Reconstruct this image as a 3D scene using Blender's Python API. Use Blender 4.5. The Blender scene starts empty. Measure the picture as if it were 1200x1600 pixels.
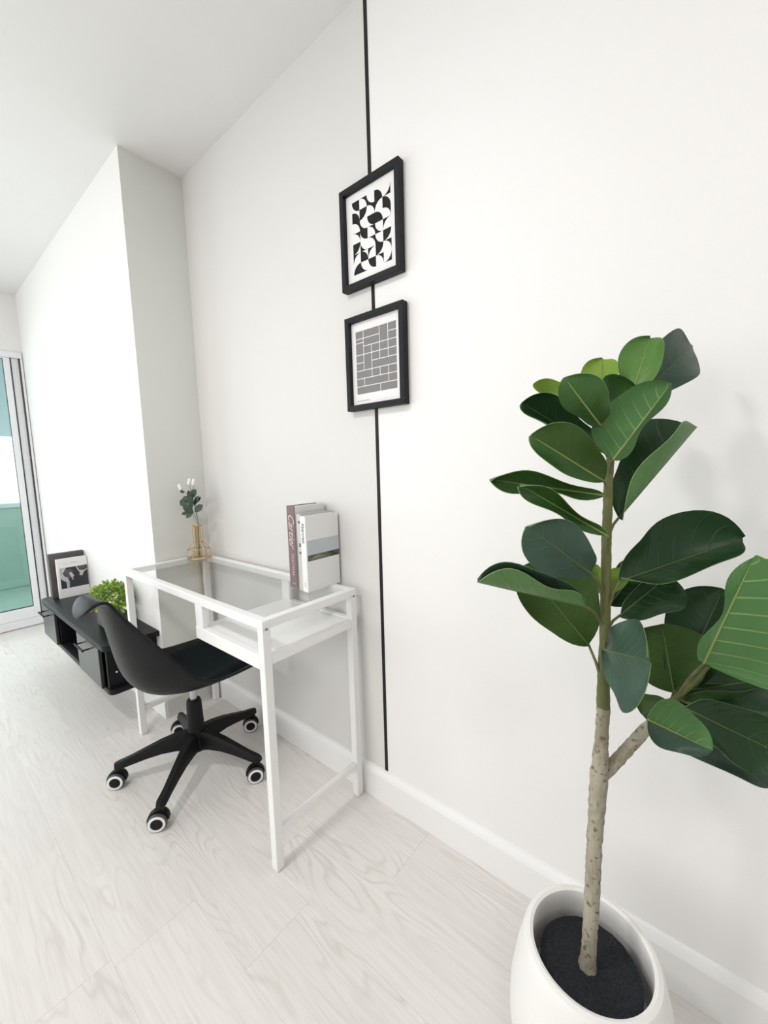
import bpy, bmesh, math, random
from mathutils import Vector, Matrix
C = bpy.context.scene.collection
PI = math.pi
random.seed(7)
def V(*a): return Vector(a)

# ------------------------------------------------------------------ camera
cam_d = bpy.data.cameras.new('camera'); cam = bpy.data.objects.new('camera', cam_d); C.objects.link(cam)
cam_d.sensor_fit = 'VERTICAL'; cam_d.sensor_height = 36.0; cam_d.lens = 632.2645/1600*36.0
cam_d.clip_start = .02; cam_d.clip_end = 200
_y, _p, _r = math.radians(39.5075), math.radians(-6.3728), math.radians(-1.5638)
F = V(-math.sin(_y)*math.cos(_p), math.cos(_y)*math.cos(_p), math.sin(_p))
R = F.cross(V(0,0,1)).normalized(); U = R.cross(F)
R2 = R*math.cos(_r)+U*math.sin(_r); U2 = -R*math.sin(_r)+U*math.cos(_r)
EYE = V(0, -.9677, 1.1363)
m = Matrix((R2, U2, -F)).transposed().to_4x4(); m.translation = EYE
cam.matrix_world = m
bpy.context.scene.camera = cam

# ------------------------------------------------------------------ light
scn = bpy.context.scene
w = bpy.data.worlds.new('daylight'); scn.world = w; w.use_nodes = True
bg = w.node_tree.nodes['Background']; bg.inputs[0].default_value = (.96, .97, 1.0, 1); bg.inputs[1].default_value = 1.6
scn.view_settings.view_transform = 'Standard'; scn.view_settings.look = 'None'
scn.view_settings.gamma = 1; scn.view_settings.use_curve_mapping = False
scn.view_settings.exposure = 0.70
def area(name, loc, target, sx, sy, power, col=(1,1,1)):
    d = bpy.data.lights.new(name, 'AREA'); d.shape = 'RECTANGLE'; d.size = sx; d.size_y = sy; d.energy = power; d.color = col
    o = bpy.data.objects.new(name, d); C.objects.link(o); o.location = loc
    o.rotation_euler = (Vector(target)-Vector(loc)).to_track_quat('-Z','Y').to_euler()
    return o
area('opposite_fill_light', (-2.0,-3.35,1.45), (-1.6,0,1.25), 3.0, 1.7, 19.5, (1,.975,.99))  # added fill to brighten the main wall, no window known there
area('balcony_door_light', (-4.0,-1.75,1.15), (0,-1.3,.9), 2.2, 1.9, 12.5, (1,.98,1))
area('ceiling_lamp_light_desk', (-1.0,-1.5,2.42), (-1.0,-1.5,0), .18, .18, 9.5, (1,.975,.985))
area('near_fill_light', (.7,-1.5,2.40), (.5,-1.4,0), .5, .5, 5, (1,.985,.99))  # added fill for faces turned towards the near wall, no known lamp

# ------------------------------------------------------------------ helpers
def new_mat(name, col, rough=.5, metal=0., spec=.5, coat=0.):
    m = bpy.data.materials.new(name); m.use_nodes = True
    b = m.node_tree.nodes['Principled BSDF']
    b.inputs['Base Color'].default_value = (*col, 1); b.inputs['Roughness'].default_value = rough
    b.inputs['Metallic'].default_value = metal; b.inputs['Specular IOR Level'].default_value = spec
    b.inputs['Coat Weight'].default_value = coat
    return m
def nodes(m): return m.node_tree.nodes, m.node_tree.links, m.node_tree.nodes['Principled BSDF']
def noisy(name, c1, c2, scale=8, rough=.5, bump=0., bscale=None, spec=.5, detail=4, stretch=(1,1,1)):
    m = new_mat(name, c1, rough, spec=spec); n, l, b = nodes(m)
    tc = n.new('ShaderNodeTexCoord'); mp = n.new('ShaderNodeMapping'); mp.inputs['Scale'].default_value = stretch
    l.new(tc.outputs['Object'], mp.inputs[0])
    t = n.new('ShaderNodeTexNoise'); t.inputs['Scale'].default_value = scale; t.inputs['Detail'].default_value = detail
    l.new(mp.outputs[0], t.inputs['Vector'])
    r = n.new('ShaderNodeValToRGB'); r.color_ramp.elements[0].position = .35; r.color_ramp.elements[1].position = .65
    r.color_ramp.elements[0].color = (*c1,1); r.color_ramp.elements[1].color = (*c2,1)
    l.new(t.outputs[0], r.inputs[0]); l.new(r.outputs[0], b.inputs['Base Color'])
    if bump:
        t2 = n.new('ShaderNodeTexNoise'); t2.inputs['Scale'].default_value = bscale or scale; t2.inputs['Detail'].default_value = 6
        l.new(mp.outputs[0], t2.inputs['Vector'])
        bp = n.new('ShaderNodeBump'); bp.inputs['Strength'].default_value = bump; bp.inputs['Distance'].default_value = .01
        l.new(t2.outputs[0], bp.inputs['Height']); l.new(bp.outputs[0], b.inputs['Normal'])
    return m
def obj(name, bm, mats, parent=None, smooth=True, loc=None):
    me = bpy.data.meshes.new(name); bmesh.ops.recalc_face_normals(bm, faces=bm.faces[:]) if smooth != 'raw' else None
    bm.to_mesh(me); bm.free()
    for q in (mats if isinstance(mats, (list, tuple)) else [mats]): me.materials.append(q)
    o = bpy.data.objects.new(name, me); C.objects.link(o)
    if loc is not None: o.location = loc
    if parent: o.parent = parent
    if smooth:
        me.polygons.foreach_set('use_smooth', [True]*len(me.polygons))
        try: me.set_sharp_from_angle(angle=math.radians(38))
        except Exception: pass
    return o
def thing(name, label, cat, loc=(0,0,0), rz=0, group=None):
    o = bpy.data.objects.new(name, None); C.objects.link(o); o.location = loc; o.rotation_euler = (0,0,rz)
    o.empty_display_size = .05
    o['label'] = label; o['category'] = cat
    if group: o['group'] = group
    return o
def tag(o, label, cat, group=None):
    o['label'] = label; o['category'] = cat
    if group: o['group'] = group
    return o
def struct(o): o['kind'] = 'structure'; return o
def box(bm, x0, x1, y0, y1, z0, z1, bev=0., seg=2):
    vs = [bm.verts.new((x,y,z)) for z in (z0,z1) for y in (y0,y1) for x in (x0,x1)]
    fs = [bm.faces.new([vs[i] for i in q]) for q in ((0,2,3,1),(4,5,7,6),(0,1,5,4),(2,6,7,3),(0,4,6,2),(1,3,7,5))]
    if bev:
        es = list({e for f in fs for e in f.edges})
        bmesh.ops.bevel(bm, geom=es, offset=bev, segments=seg, profile=.5, affect='EDGES')
    return bm
def bx(*a, **k): return box(bmesh.new(), *a, **k)
def tube(bm, pts, rad, n=8, cap=True):
    pts = [Vector(p) for p in pts]; rings = []
    if not isinstance(rad, (list, tuple)): rad = [rad]*len(pts)
    up = None
    for i, p in enumerate(pts):
        t = (pts[min(i+1,len(pts)-1)]-pts[max(i-1,0)]).normalized()
        if up is None:
            up = t.orthogonal().normalized()
        up = (up - t*up.dot(t)).normalized(); s = t.cross(up)
        rings.append([bm.verts.new(p+(up*math.cos(a)+s*math.sin(a))*rad[i]) for a in [2*PI*k/n for k in range(n)]])
    for a, b in zip(rings, rings[1:]):
        for k in range(n): bm.faces.new((a[k], a[(k+1)%n], b[(k+1)%n], b[k]))
    if cap: bm.faces.new(rings[0][::-1]); bm.faces.new(rings[-1])
    return bm
def lathe(bm, prof, n=32, c=(0,0,0), closed=False, axis=None):
    rings = []
    q = Vector((0,0,1)).rotation_difference(Vector(axis)) if axis else None
    def P(x,y,z):
        v = Vector((x,y,z)); 
        if q: v = q @ v
        return v+Vector(c)
    for r, z in prof:
        if r < 1e-6: rings.append([bm.verts.new(P(0,0,z))])
        else: rings.append([bm.verts.new(P(r*math.cos(2*PI*k/n), r*math.sin(2*PI*k/n), z)) for k in range(n)])
    prs = list(zip(rings, rings[1:])) + ([(rings[-1], rings[0])] if closed else [])
    for a, b in prs:
        for k in range(n):
            k2 = (k+1)%n
            if len(a)==1 and len(b)==1: continue
            if len(a)==1: bm.faces.new((a[0], b[k2], b[k]))
            elif len(b)==1: bm.faces.new((a[k], a[k2], b[0]))
            else: bm.faces.new((a[k], a[k2], b[k2], b[k]))
    return bm
def prism(bm, poly, origin, ex, ey, th):
    """closed polygon (2D) extruded by th along ex x ey"""
    o, ex, ey = Vector(origin), Vector(ex), Vector(ey); n = ex.cross(ey)*th
    a = [bm.verts.new(o+ex*x+ey*y) for x, y in poly]; b = [bm.verts.new(o+ex*x+ey*y+n) for x, y in poly]
    bm.faces.new(a[::-1]); bm.faces.new(b)
    for i in range(len(a)):
        j = (i+1)%len(a); bm.faces.new((a[i], a[j], b[j], b[i]))
    return bm
def text(name, body, size, mat, parent, loc, ex, ey, shear=0, spacing=1., align='CENTER', width=None):
    cu = bpy.data.curves.new(name, 'FONT'); cu.body = body; cu.size = size; cu.shear = shear; cu.space_character = spacing
    cu.align_x = align; cu.align_y = 'CENTER'; cu.extrude = .0002
    t = bpy.data.objects.new('tmp_text', cu); C.objects.link(t)
    me = bpy.data.meshes.new_from_object(t.evaluated_get(bpy.context.evaluated_depsgraph_get()))
    bpy.data.objects.remove(t)
    if width:
        xs = [v.co.x for v in me.vertices]; k = width/(max(xs)-min(xs))
        for v in me.vertices: v.co.x *= k
    o = bpy.data.objects.new(name, me); C.objects.link(o); me.materials.clear(); me.materials.append(mat)
    ex, ey = Vector(ex).normalized(), Vector(ey).normalized()
    mm = Matrix((ex, ey, ex.cross(ey))).transposed().to_4x4(); mm.translation = Vector(loc)
    o.parent = parent; o.matrix_local = mm
    return o

# ------------------------------------------------------------------ materials
M = {}
M['wall_white'] = noisy('wall_white', (.90,.895,.88), (.885,.88,.865), 2, .55, .04, 180)
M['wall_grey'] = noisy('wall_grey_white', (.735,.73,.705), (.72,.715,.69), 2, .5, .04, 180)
M['wall_shade'] = noisy('wall_taupe', (.74,.72,.70), (.72,.70,.68), 2, .6)
M['return_shaded'] = noisy('wall_return_shaded', (.77,.78,.74), (.755,.765,.725), 2, .5, .04, 180)  # white wall's side face, its shade put into the colour
M['ceiling'] = noisy('ceiling_paint', (.86,.855,.845), (.845,.84,.83), 2, .42, .03, 160)
M['base_white'] = new_mat('baseboard_gloss_white', (.90,.90,.89), .3)
M['black_trim'] = new_mat('black_trim', (.010,.009,.009), .5, spec=.25)
M['metal_white'] = new_mat('white_powder_coat', (.90,.90,.885), .35)
M['screw'] = new_mat('screw_steel', (.25,.25,.25), .35, .8)
M['black_plastic'] = noisy('black_plastic', (.006,.0065,.007), (.009,.0095,.010), 40, .45, .05, 300, spec=.2)
M['black_shell'] = noisy('black_shell', (.006,.0075,.008), (.009,.0105,.011), 40, .4, .06, 400, spec=.2)
M['black_pad'] = noisy('black_leatherette', (.004,.008,.009), (.006,.010,.012), 30, .6, .12, 350, spec=.06)
M['tyre'] = noisy('caster_grey', (.05,.05,.055), (.07,.07,.075), 30, .5)
M['ring_white'] = new_mat('caster_ring', (.85,.85,.86), .3)
M['chrome'] = new_mat('gas_lift', (.5,.51,.52), .28, .9)
M['cab_black'] = noisy('cabinet_black', (.004,.005,.007), (.007,.008,.010), 10, .4, .02, 200, spec=.25)
M['cab_door_sheen'] = noisy('cabinet_door_sheen', (.036,.040,.040), (.042,.046,.046), 10, .28, .02, 200)  # black doors, with their grey reflection put into the base colour
M['alu'] = new_mat('white_aluminium', (.86,.87,.89), .35)
M['gasket'] = new_mat('rubber_gasket', (.05,.05,.06), .5)
M['frame_black'] = noisy('frame_black', (.006,.0075,.009), (.010,.0115,.013), 60, .5, .05, 200, spec=.25, stretch=(1,1,6))
M['paper'] = new_mat('poster_paper', (.86,.85,.845), .6)
M['ink'] = noisy('print_ink', (.008,.008,.0085), (.016,.016,.016), 60, .6, spec=.2)
M['pot'] = noisy('white_pot', (.88,.87,.84), (.86,.85,.82), 6, .35, .02, 60)
M['soil'] = noisy('black_soil', (.005,.008,.011), (.018,.022,.028), 260, .9, .6, 260, detail=8)
M['gold'] = new_mat('gold_wire', (.62,.43,.20), .3, .85)
M['mauve'] = noisy('mauve_cloth', (.20,.135,.14), (.225,.155,.16), 200, .6, .1, 500)
M['mauve_dark'] = new_mat('mauve_dark', (.09,.06,.065), .6)
M['pink_ink'] = new_mat('pink_foil', (.70,.56,.56), .4)
M['grey_ink'] = new_mat('grey_ink', (.10,.10,.10), .5)
M['book_white'] = new_mat('book_white', (.86,.86,.84), .4)
M['book_grey'] = new_mat('book_pale_grey', (.56,.56,.53), .5)
M['pages'] = noisy('pages', (.80,.79,.76), (.70,.69,.66), 60, .7, stretch=(30,1,1))
M['sky_print'] = noisy('print_sky', (.52,.58,.61), (.60,.63,.64), 12, .4)
M['land_print'] = noisy('print_land', (.02,.028,.016), (.13,.125,.08), 40, .4, stretch=(1,1,2))
M['cover_taupe'] = noisy('cover_taupe', (.085,.078,.078), (.11,.10,.10), 60, .6)
M['photo_dark'] = noisy('photo_dark', (.022,.030,.036), (.035,.042,.050), 10, .35)
M['photo_light'] = noisy('photo_light', (.42,.42,.44), (.62,.62,.64), 30, .4)
M['photo_mid'] = noisy('photo_mid', (.05,.045,.05), (.13,.12,.13), 30, .4)
M['box_brown'] = noisy('planter_brown', (.10,.085,.075), (.13,.11,.10), 40, .7)
M['bud'] = new_mat('white_bud', (.88,.90,.84), .5)
M['sprig'] = noisy('sprig_leaf', (.020,.046,.028), (.042,.080,.052), 40, .5)
M['stem_thin'] = new_mat('thin_stem', (.28,.26,.20), .6)
M['boxwood'] = noisy('boxwood_leaf', (.16,.30,.035), (.42,.58,.12), 70, .5)
M['parapet'] = noisy('balcony_paint', (.80,.84,.84), (.76,.81,.81), 3, .7)
M['balcony_green'] = noisy('balcony_tile_green', (.46,.62,.55), (.50,.66,.59), 4, .5)
M['balcony_blue'] = noisy('balcony_soffit_blue', (.70,.82,.86), (.73,.84,.88), 3, .6)
def glass_mat(name, tint, gloss=.08, rough=.0):
    m = bpy.data.materials.new(name); m.use_nodes = True; n, l = m.node_tree.nodes, m.node_tree.links
    n.remove(n['Principled BSDF'])
    t = n.new('ShaderNodeBsdfTransparent'); t.inputs[0].default_value = (*tint,1)
    g = n.new('ShaderNodeBsdfGlossy'); g.inputs['Roughness'].default_value = rough
    lw = n.new('ShaderNodeLayerWeight'); lw.inputs[0].default_value = .5          # Schlick reflectance, the same from both sides of the pane
    pw = n.new('ShaderNodeMath'); pw.operation = 'POWER'; pw.inputs[1].default_value = 5; l.new(lw.outputs['Facing'], pw.inputs[0])
    fr = n.new('ShaderNodeMath'); fr.operation = 'MULTIPLY_ADD'; fr.inputs[1].default_value = .75; fr.inputs[2].default_value = .025; l.new(pw.outputs[0], fr.inputs[0])
    mx = n.new('ShaderNodeMixShader'); l.new(fr.outputs[0], mx.inputs[0]); l.new(t.outputs[0], mx.inputs[1]); l.new(g.outputs[0], mx.inputs[2])
    l.new(mx.outputs[0], n['Material Output'].inputs[0]); return m
M['desk_glass'] = glass_mat('desk_glass', (.98,.988,.983))
M['door_glass'] = glass_mat('door_glass', (.89,.955,.94))
M['tube_glass'] = glass_mat('tube_glass', (.93,.90,.84))

def wood():
    m = new_mat('whitewashed_oak', (.72,.69,.66), .38); n, l, b = nodes(m)
    tc = n.new('ShaderNodeTexCoord'); oi = n.new('ShaderNodeObjectInfo')
    sc = n.new('ShaderNodeVectorMath'); sc.operation = 'SCALE'; sc.inputs[0].default_value = (37,19,53); l.new(oi.outputs['Random'], sc.inputs['Scale'])
    ad = n.new('ShaderNodeVectorMath'); l.new(tc.outputs['Object'], ad.inputs[0]); l.new(sc.outputs[0], ad.inputs[1])
    def mapped(s):
        mp = n.new('ShaderNodeMapping'); mp.inputs['Scale'].default_value = s; l.new(ad.outputs[0], mp.inputs[0]); return mp.outputs[0]
    # cathedral figure: contour lines of a slow stretched noise
    t1 = n.new('ShaderNodeTexNoise'); t1.inputs['Scale'].default_value = 1; t1.inputs['Detail'].default_value = 2.0; t1.inputs['Roughness'].default_value = .4
    l.new(mapped((1.5,9,1)), t1.inputs['Vector'])
    mu = n.new('ShaderNodeMath'); mu.operation = 'MULTIPLY'; mu.inputs[1].default_value = 36; l.new(t1.outputs[0], mu.inputs[0])
    fr = n.new('ShaderNodeMath'); fr.operation = 'PINGPONG'; fr.inputs[1].default_value = 1; l.new(mu.outputs[0], fr.inputs[0])
    r1 = n.new('ShaderNodeValToRGB'); r1.color_ramp.elements[0].position = .0; r1.color_ramp.elements[1].position = .45
    r1.color_ramp.elements[0].color = (0,0,0,1); r1.color_ramp.elements[1].color = (1,1,1,1); l.new(fr.outputs[0], r1.inputs[0])
    # where figure shows
    t0 = n.new('ShaderNodeTexNoise'); t0.inputs['Scale'].default_value = 1; l.new(mapped((2.2,6,1)), t0.inputs['Vector'])
    r0 = n.new('ShaderNodeValToRGB'); r0.color_ramp.elements[0].position = .42; r0.color_ramp.elements[1].position = .62; l.new(t0.outputs[0], r0.inputs[0])
    # pores
    t2 = n.new('ShaderNodeTexNoise'); t2.inputs['Scale'].default_value = 1; t2.inputs['Detail'].default_value = 5; l.new(mapped((7,160,1)), t2.inputs['Vector'])
    t3 = n.new('ShaderNodeTexNoise'); t3.inputs['Scale'].default_value = 1; t3.inputs['Detail'].default_value = 3; l.new(mapped((1.2,7,1)), t3.inputs['Vector'])
    base = n.new('ShaderNodeMixRGB'); base.inputs[1].default_value = (.750,.720,.685,1); base.inputs[2].default_value = (.835,.81,.78,1); l.new(t3.outputs[0], base.inputs[0])
    m1 = n.new('ShaderNodeMixRGB'); m1.blend_type = 'MULTIPLY'; l.new(base.outputs[0], m1.inputs[1]); 
    inv = n.new('ShaderNodeMixRGB'); inv.inputs[1].default_value = (.895,.88,.865,1); inv.inputs[2].default_value = (1.03,1.03,1.03,1); l.new(r1.outputs[0], inv.inputs[0]); l.new(inv.outputs[0], m1.inputs[2])
    l.new(r0.outputs[0], m1.inputs[0])
    m2 = n.new('ShaderNodeMixRGB'); m2.blend_type = 'MULTIPLY'; m2.inputs[0].default_value = .5; l.new(m1.outputs[0], m2.inputs[1])
    r2 = n.new('ShaderNodeValToRGB'); r2.color_ramp.elements[0].position = .35; r2.color_ramp.elements[1].position = .6
    r2.color_ramp.elements[0].color = (.88,.87,.86,1); r2.color_ramp.elements[1].color = (1,1,1,1); l.new(t2.outputs[0], r2.inputs[0]); l.new(r2.outputs[0], m2.inputs[2])
    hv = n.new('ShaderNodeHueSaturation'); l.new(m2.outputs[0], hv.inputs['Color'])
    mr = n.new('ShaderNodeMapRange'); mr.inputs[3].default_value = .965; mr.inputs[4].default_value = 1.03; l.new(oi.outputs['Random'], mr.inputs[0]); l.new(mr.outputs[0], hv.inputs['Value'])
    l.new(hv.outputs[0], b.inputs['Base Color'])
    bp = n.new('ShaderNodeBump'); bp.inputs['Strength'].default_value = .08; bp.inputs['Distance'].default_value = .003; l.new(t2.outputs[0], bp.inputs['Height']); l.new(bp.outputs[0], b.inputs['Normal'])
    return m
M['oak'] = wood()
M['joint'] = new_mat('floor_joint', (.70,.67,.63), .7)

def leaf_mat(name, c1, c2, vein, rough, veinw=.05, vs=.2):
    m = new_mat(name, c1, rough, spec=.26); n, l, b = nodes(m)
    uv = n.new('ShaderNodeUVMap'); sp = n.new('ShaderNodeSeparateXYZ'); l.new(uv.outputs[0], sp.inputs[0])
    ab = n.new('ShaderNodeMath'); ab.operation = 'ABSOLUTE'; l.new(sp.outputs[1], ab.inputs[0])
    k = n.new('ShaderNodeMath'); k.operation = 'MULTIPLY_ADD'; k.inputs[1].default_value = -.22; l.new(ab.outputs[0], k.inputs[0]); l.new(sp.outputs[0], k.inputs[2])
    q = n.new('ShaderNodeMath'); q.operation = 'MULTIPLY'; q.inputs[1].default_value = 7.5; l.new(k.outputs[0], q.inputs[0])
    pp = n.new('ShaderNodeMath'); pp.operation = 'PINGPONG'; pp.inputs[1].default_value = .5; l.new(q.outputs[0], pp.inputs[0])
    rv = n.new('ShaderNodeValToRGB'); rv.color_ramp.elements[0].position = 0; rv.color_ramp.elements[1].position = veinw
    rv.color_ramp.elements[0].color = (1,1,1,1); rv.color_ramp.elements[1].color = (0,0,0,1); l.new(pp.outputs[0], rv.inputs[0])
    fa = n.new('ShaderNodeMapRange'); fa.inputs[1].default_value = .05; fa.inputs[2].default_value = .75; fa.inputs[3].default_value = vs; fa.inputs[4].default_value = 0; l.new(ab.outputs[0], fa.inputs[0])
    mu = n.new('ShaderNodeMath'); mu.operation = 'MULTIPLY'; l.new(rv.outputs[0], mu.inputs[0]); l.new(fa.outputs[0], mu.inputs[1])
    tc = n.new('ShaderNodeTexCoord'); t = n.new('ShaderNodeTexNoise'); t.inputs['Scale'].default_value = 22; t.inputs['Detail'].default_value = 4; l.new(tc.outputs['Object'], t.inputs['Vector'])
    mx = n.new('ShaderNodeMixRGB'); mx.inputs[1].default_value = (*c1,1); mx.inputs[2].default_value = (*c2,1); l.new(t.outputs[0], mx.inputs[0])
    m2 = n.new('ShaderNodeMixRGB'); m2.inputs[2].default_value = (*vein,1); l.new(mx.outputs[0], m2.inputs[1]); l.new(mu.outputs[0], m2.inputs[0])
    l.new(m2.outputs[0], b.inputs['Base Color'])
    bp = n.new('ShaderNodeBump'); bp.inputs['Strength'].default_value = .35; bp.inputs['Distance'].default_value = .002; l.new(rv.outputs[0], bp.inputs['Height']); l.new(bp.outputs[0], b.inputs['Normal'])
    return m
VEIN = (.20,.29,.08)
LM = {'d': leaf_mat('leaf_dark', (.012,.040,.014), (.022,.062,.020), VEIN, .36),
      'm': leaf_mat('leaf_mid', (.026,.080,.018), (.048,.118,.026), VEIN, .36),
      'b': leaf_mat('leaf_bright', (.075,.180,.040), (.120,.250,.055), VEIN, .38),
      'o': leaf_mat('leaf_olive', (.030,.070,.012), (.046,.095,.016), VEIN, .42),
      'y': leaf_mat('leaf_young', (.16,.28,.030), (.25,.38,.060), VEIN, .4),
      't': leaf_mat('leaf_teal', (.034,.072,.048), (.055,.100,.068), VEIN, .34),
      'u': leaf_mat('leaf_pale_green', (.060,.155,.046), (.088,.200,.064), (.34,.48,.16), .5, .08, .6)}
UNDER = leaf_mat('leaf_underside', (.080,.180,.060), (.115,.225,.080), (.34,.46,.16), .5, .08, .45)
M['midrib'] = new_mat('midrib', (.22,.30,.075), .5)
M['midrib_dark'] = new_mat('midrib_dark', (.085,.14,.04), .45)
M['stalk'] = noisy('leaf_stalk', (.10,.11,.035), (.16,.15,.06), 60, .6)
def bark():
    m = noisy('bark_grey', (.27,.245,.175), (.43,.40,.31), 26, .75, .5, 120, stretch=(1,1,.35)); n, l, b = nodes(m)
    # knots and dark scars
    tc = n.new('ShaderNodeTexCoord'); t = n.new('ShaderNodeTexNoise'); t.inputs['Scale'].default_value = 120; t.inputs['Detail'].default_value = 4; l.new(tc.outputs['Object'], t.inputs['Vector'])
    r = n.new('ShaderNodeValToRGB'); r.color_ramp.elements[0].position = .57; r.color_ramp.elements[1].position = .66; l.new(t.outputs[0], r.inputs[0])
    mx = n.new('ShaderNodeMixRGB'); old = b.inputs['Base Color'].links[0].from_socket
    l.new(r.outputs[0], mx.inputs[0]); l.new(old, mx.inputs[1]); mx.inputs[2].default_value = (.14,.12,.075,1); l.new(mx.outputs[0], b.inputs['Base Color'])
    return m
M['bark'] = bark()
M['bark_green'] = noisy('bark_green', (.085,.10,.025), (.15,.16,.05), 30, .6, .3, 120, stretch=(1,1,.3))
# ------------------------------------------------------------------ room shell
XD, XR, YB, ZC = -4.00, 1.60, -3.60, 2.444
fl = struct(obj('floor', bx(XD-.1, XR, YB, 0, -.06, -.0115), M['joint'], smooth=False))
PW, PL = .185, 1.22
rnd = random.Random(3)
meshes = {}
row = 0; y1 = -.012
while y1 > YB+.02:
    y0 = max(y1-PW, YB)
    x = XD - rnd.uniform(.05, 1.1)
    while x < XR-.02:
        a, b = max(x, XD+.0), min(x+PL, XR); x += PL
        if b-a < .03: continue
        key = (round(b-a,3), round(y1-y0,3))
        if key not in meshes:
            bm = bx(0, b-a-.0002, 0, y1-y0-.0002, -.0113, 0, bev=.0003, seg=1)
            o = obj('plank', bm, M['oak'], fl, smooth=False); meshes[key] = o.data
        else:
            o = bpy.data.objects.new('plank', meshes[key]); C.objects.link(o); o.parent = fl
        o.location = (a, y0, 0)
    y1 = y0; row += 1
struct(obj('ceiling', bx(XD-.1, XR, YB, .15, ZC, ZC+.1), M['ceiling'], smooth=False))
wr = struct(obj('wall_right', bx(-1.95, XR, .004, .15, -.06, ZC), M['wall_white'], smooth=False))
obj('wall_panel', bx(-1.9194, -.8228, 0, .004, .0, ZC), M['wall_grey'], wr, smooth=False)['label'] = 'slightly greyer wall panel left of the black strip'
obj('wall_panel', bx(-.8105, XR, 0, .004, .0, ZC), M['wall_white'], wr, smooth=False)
struct(obj('trim_1', bx(-.8226, -.8107, -.0015, .004, .115, ZC), M['black_trim'], smooth=False))
wl = struct(obj('wall_left', bx(XD-.1, -1.9225, -.253, .15, -.06, ZC), M['wall_white'], smooth=False))
obj('wall_panel', bx(-1.9225,-1.9195,-.2529,-.0001,0,ZC), M['return_shaded'], wl, smooth=False)['label'] = 'return of the projecting wall with its shade put into the colour'
struct(obj('wall_behind_camera', bx(XD-.1, XR, YB-.1, YB, -.06, ZC), M['wall_white'], smooth=False))
struct(obj('wall_near', bx(XR, XR+.1, YB, .15, -.06, ZC), M['wall_shade'], smooth=False))
def baseboard(name, x0, x1, y, h=.112, t=.015, ax='x'):
    bm = bmesh.new()
    prof = [(0,0),(t,0),(t,h-.022),(t*.75,h-.012),(t*.45,h-.003),(0,h)]
    vs = []
    for s in (x0, x1):
        vs.append([bm.verts.new((s, y-d, z) if ax=='x' else (y+d, s, z)) for d, z in prof])
    n = len(prof)
    for i in range(n):
        j = (i+1)%n; bm.faces.new((vs[0][i], vs[0][j], vs[1][j], vs[1][i]))
    bm.faces.new(vs[0][::-1]); bm.faces.new(vs[1])
    return struct(obj(name, bm, M['base_white'], smooth=False))
baseboard('baseboard_right', -1.9193, XR, 0)
baseboard('baseboard_left', XD, -1.9195, -.253, .10)

# far end wall with the balcony door
YD0, YD1, ZH = -2.95, -.256, 2.035
wf = bmesh.new(); box(wf, XD-.1, XD, YB, YD0, 0, ZC); box(wf, XD-.1, XD, YD0, -.2531, ZH, ZC)
struct(obj('wall_far', wf, M['wall_white'], smooth=False))
door = thing('door_1', 'white aluminium sliding balcony door with green tinted glass at the far end', 'door', (XD, 0, 0)); del door['category']; door['kind'] = 'structure'
def fr(name, bm, mt='alu', parent=door): return obj(name, bm, M[mt], parent, smooth=False)
bm = bmesh.new(); box(bm, -.10, .012, YD0, YD1, .004, .062, .004); fr('door_sill', bm)
bm = bmesh.new(); box(bm, -.10, .014, YD0, YD1, 1.995, ZH, .003); fr('door_head', bm)
bm = bmesh.new(); box(bm, -.10, .012, YD1-.014, YD1, .063, 1.994, .002); fr('door_jamb', bm)
bm = bmesh.new(); box(bm, -.06, .006, YD1-.0205, YD1-.0142, .063, 1.994); fr('door_gasket', bm, 'gasket')
bm = bmesh.new(); box(bm, -.10, -.012, YD1-.062, YD1-.0208, .063, 1.994, .002); box(bm, -.0119, -.006, YD1-.062, YD1-.0208, 1.27, 1.286); fr('fixed_stile', bm)
bm = bmesh.new(); box(bm, -.08, -.008, YD1-.0705, YD1-.0622, .063, 1.994); fr('door_gasket', bm, 'gasket')
ys = YD1-.0708
def panel(y0, y1, xo):
    bm = bmesh.new()
    box(bm, xo-.03, xo, y1-.036, y1, .063, 1.994, .002); box(bm, xo-.03, xo, y0, y0+.036, .063, 1.994, .002)
    box(bm, xo-.03, xo, y0+.036, y1-.036, .063, .148, .002); box(bm, xo-.03, xo, y0+.036, y1-.036, 1.985, 1.994, .001)
    p = fr('sliding_panel', bm)
    bm = bmesh.new()
    for a in ((y0+.036, y0+.039, .149, 1.984), (y1-.039, y1-.036, .149, 1.984), (y0+.039, y1-.039, .149, .153), (y0+.039, y1-.039, 1.981, 1.984)): box(bm, xo-.022, xo-.006, *a)
    fr('glass_gasket', bm, 'gasket', p)
    fr('glass_pane', bx(xo-.018, xo-.011, y0+.0392, y1-.0392, .1532, 1.9808), 'door_glass', p)
    return p
panel(-1.62, ys, 0.0); panel(YD0, -1.60, -.045)
# balcony outside the door
b = bmesh.new(); box(b, XD-1.75, XD-.101, YB, .15, -.12, -.02)
struct(obj('floor_balcony', b, M['balcony_green'], smooth=False))
b = bmesh.new(); box(b, XD-1.75, XD-1.62, YB, .15, -.02, .82, .01); struct(obj('wall_parapet', b, M['balcony_green'], smooth=False))
b = bmesh.new(); box(b, XD-1.78, XD-1.59, YB, .15, .82, .87, .01); struct(obj('trim_2', b, M['parapet'], smooth=False))
b = bmesh.new(); box(b, XD-1.75, XD-.101, YB, .15, 2.38, 2.46); struct(obj('ceiling_balcony', b, M['parapet'], smooth=False))
b = bmesh.new(); box(b, XD-1.75, XD-1.66, YB, .15, 1.55, 2.379); struct(obj('wall_balcony_beam', b, M['balcony_blue'], smooth=False))
b = bmesh.new(); box(b, XD-1.75, XD-.101, .0, .15, -.02, 2.379); struct(obj('wall_balcony_side', b, M['parapet'], smooth=False))

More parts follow.
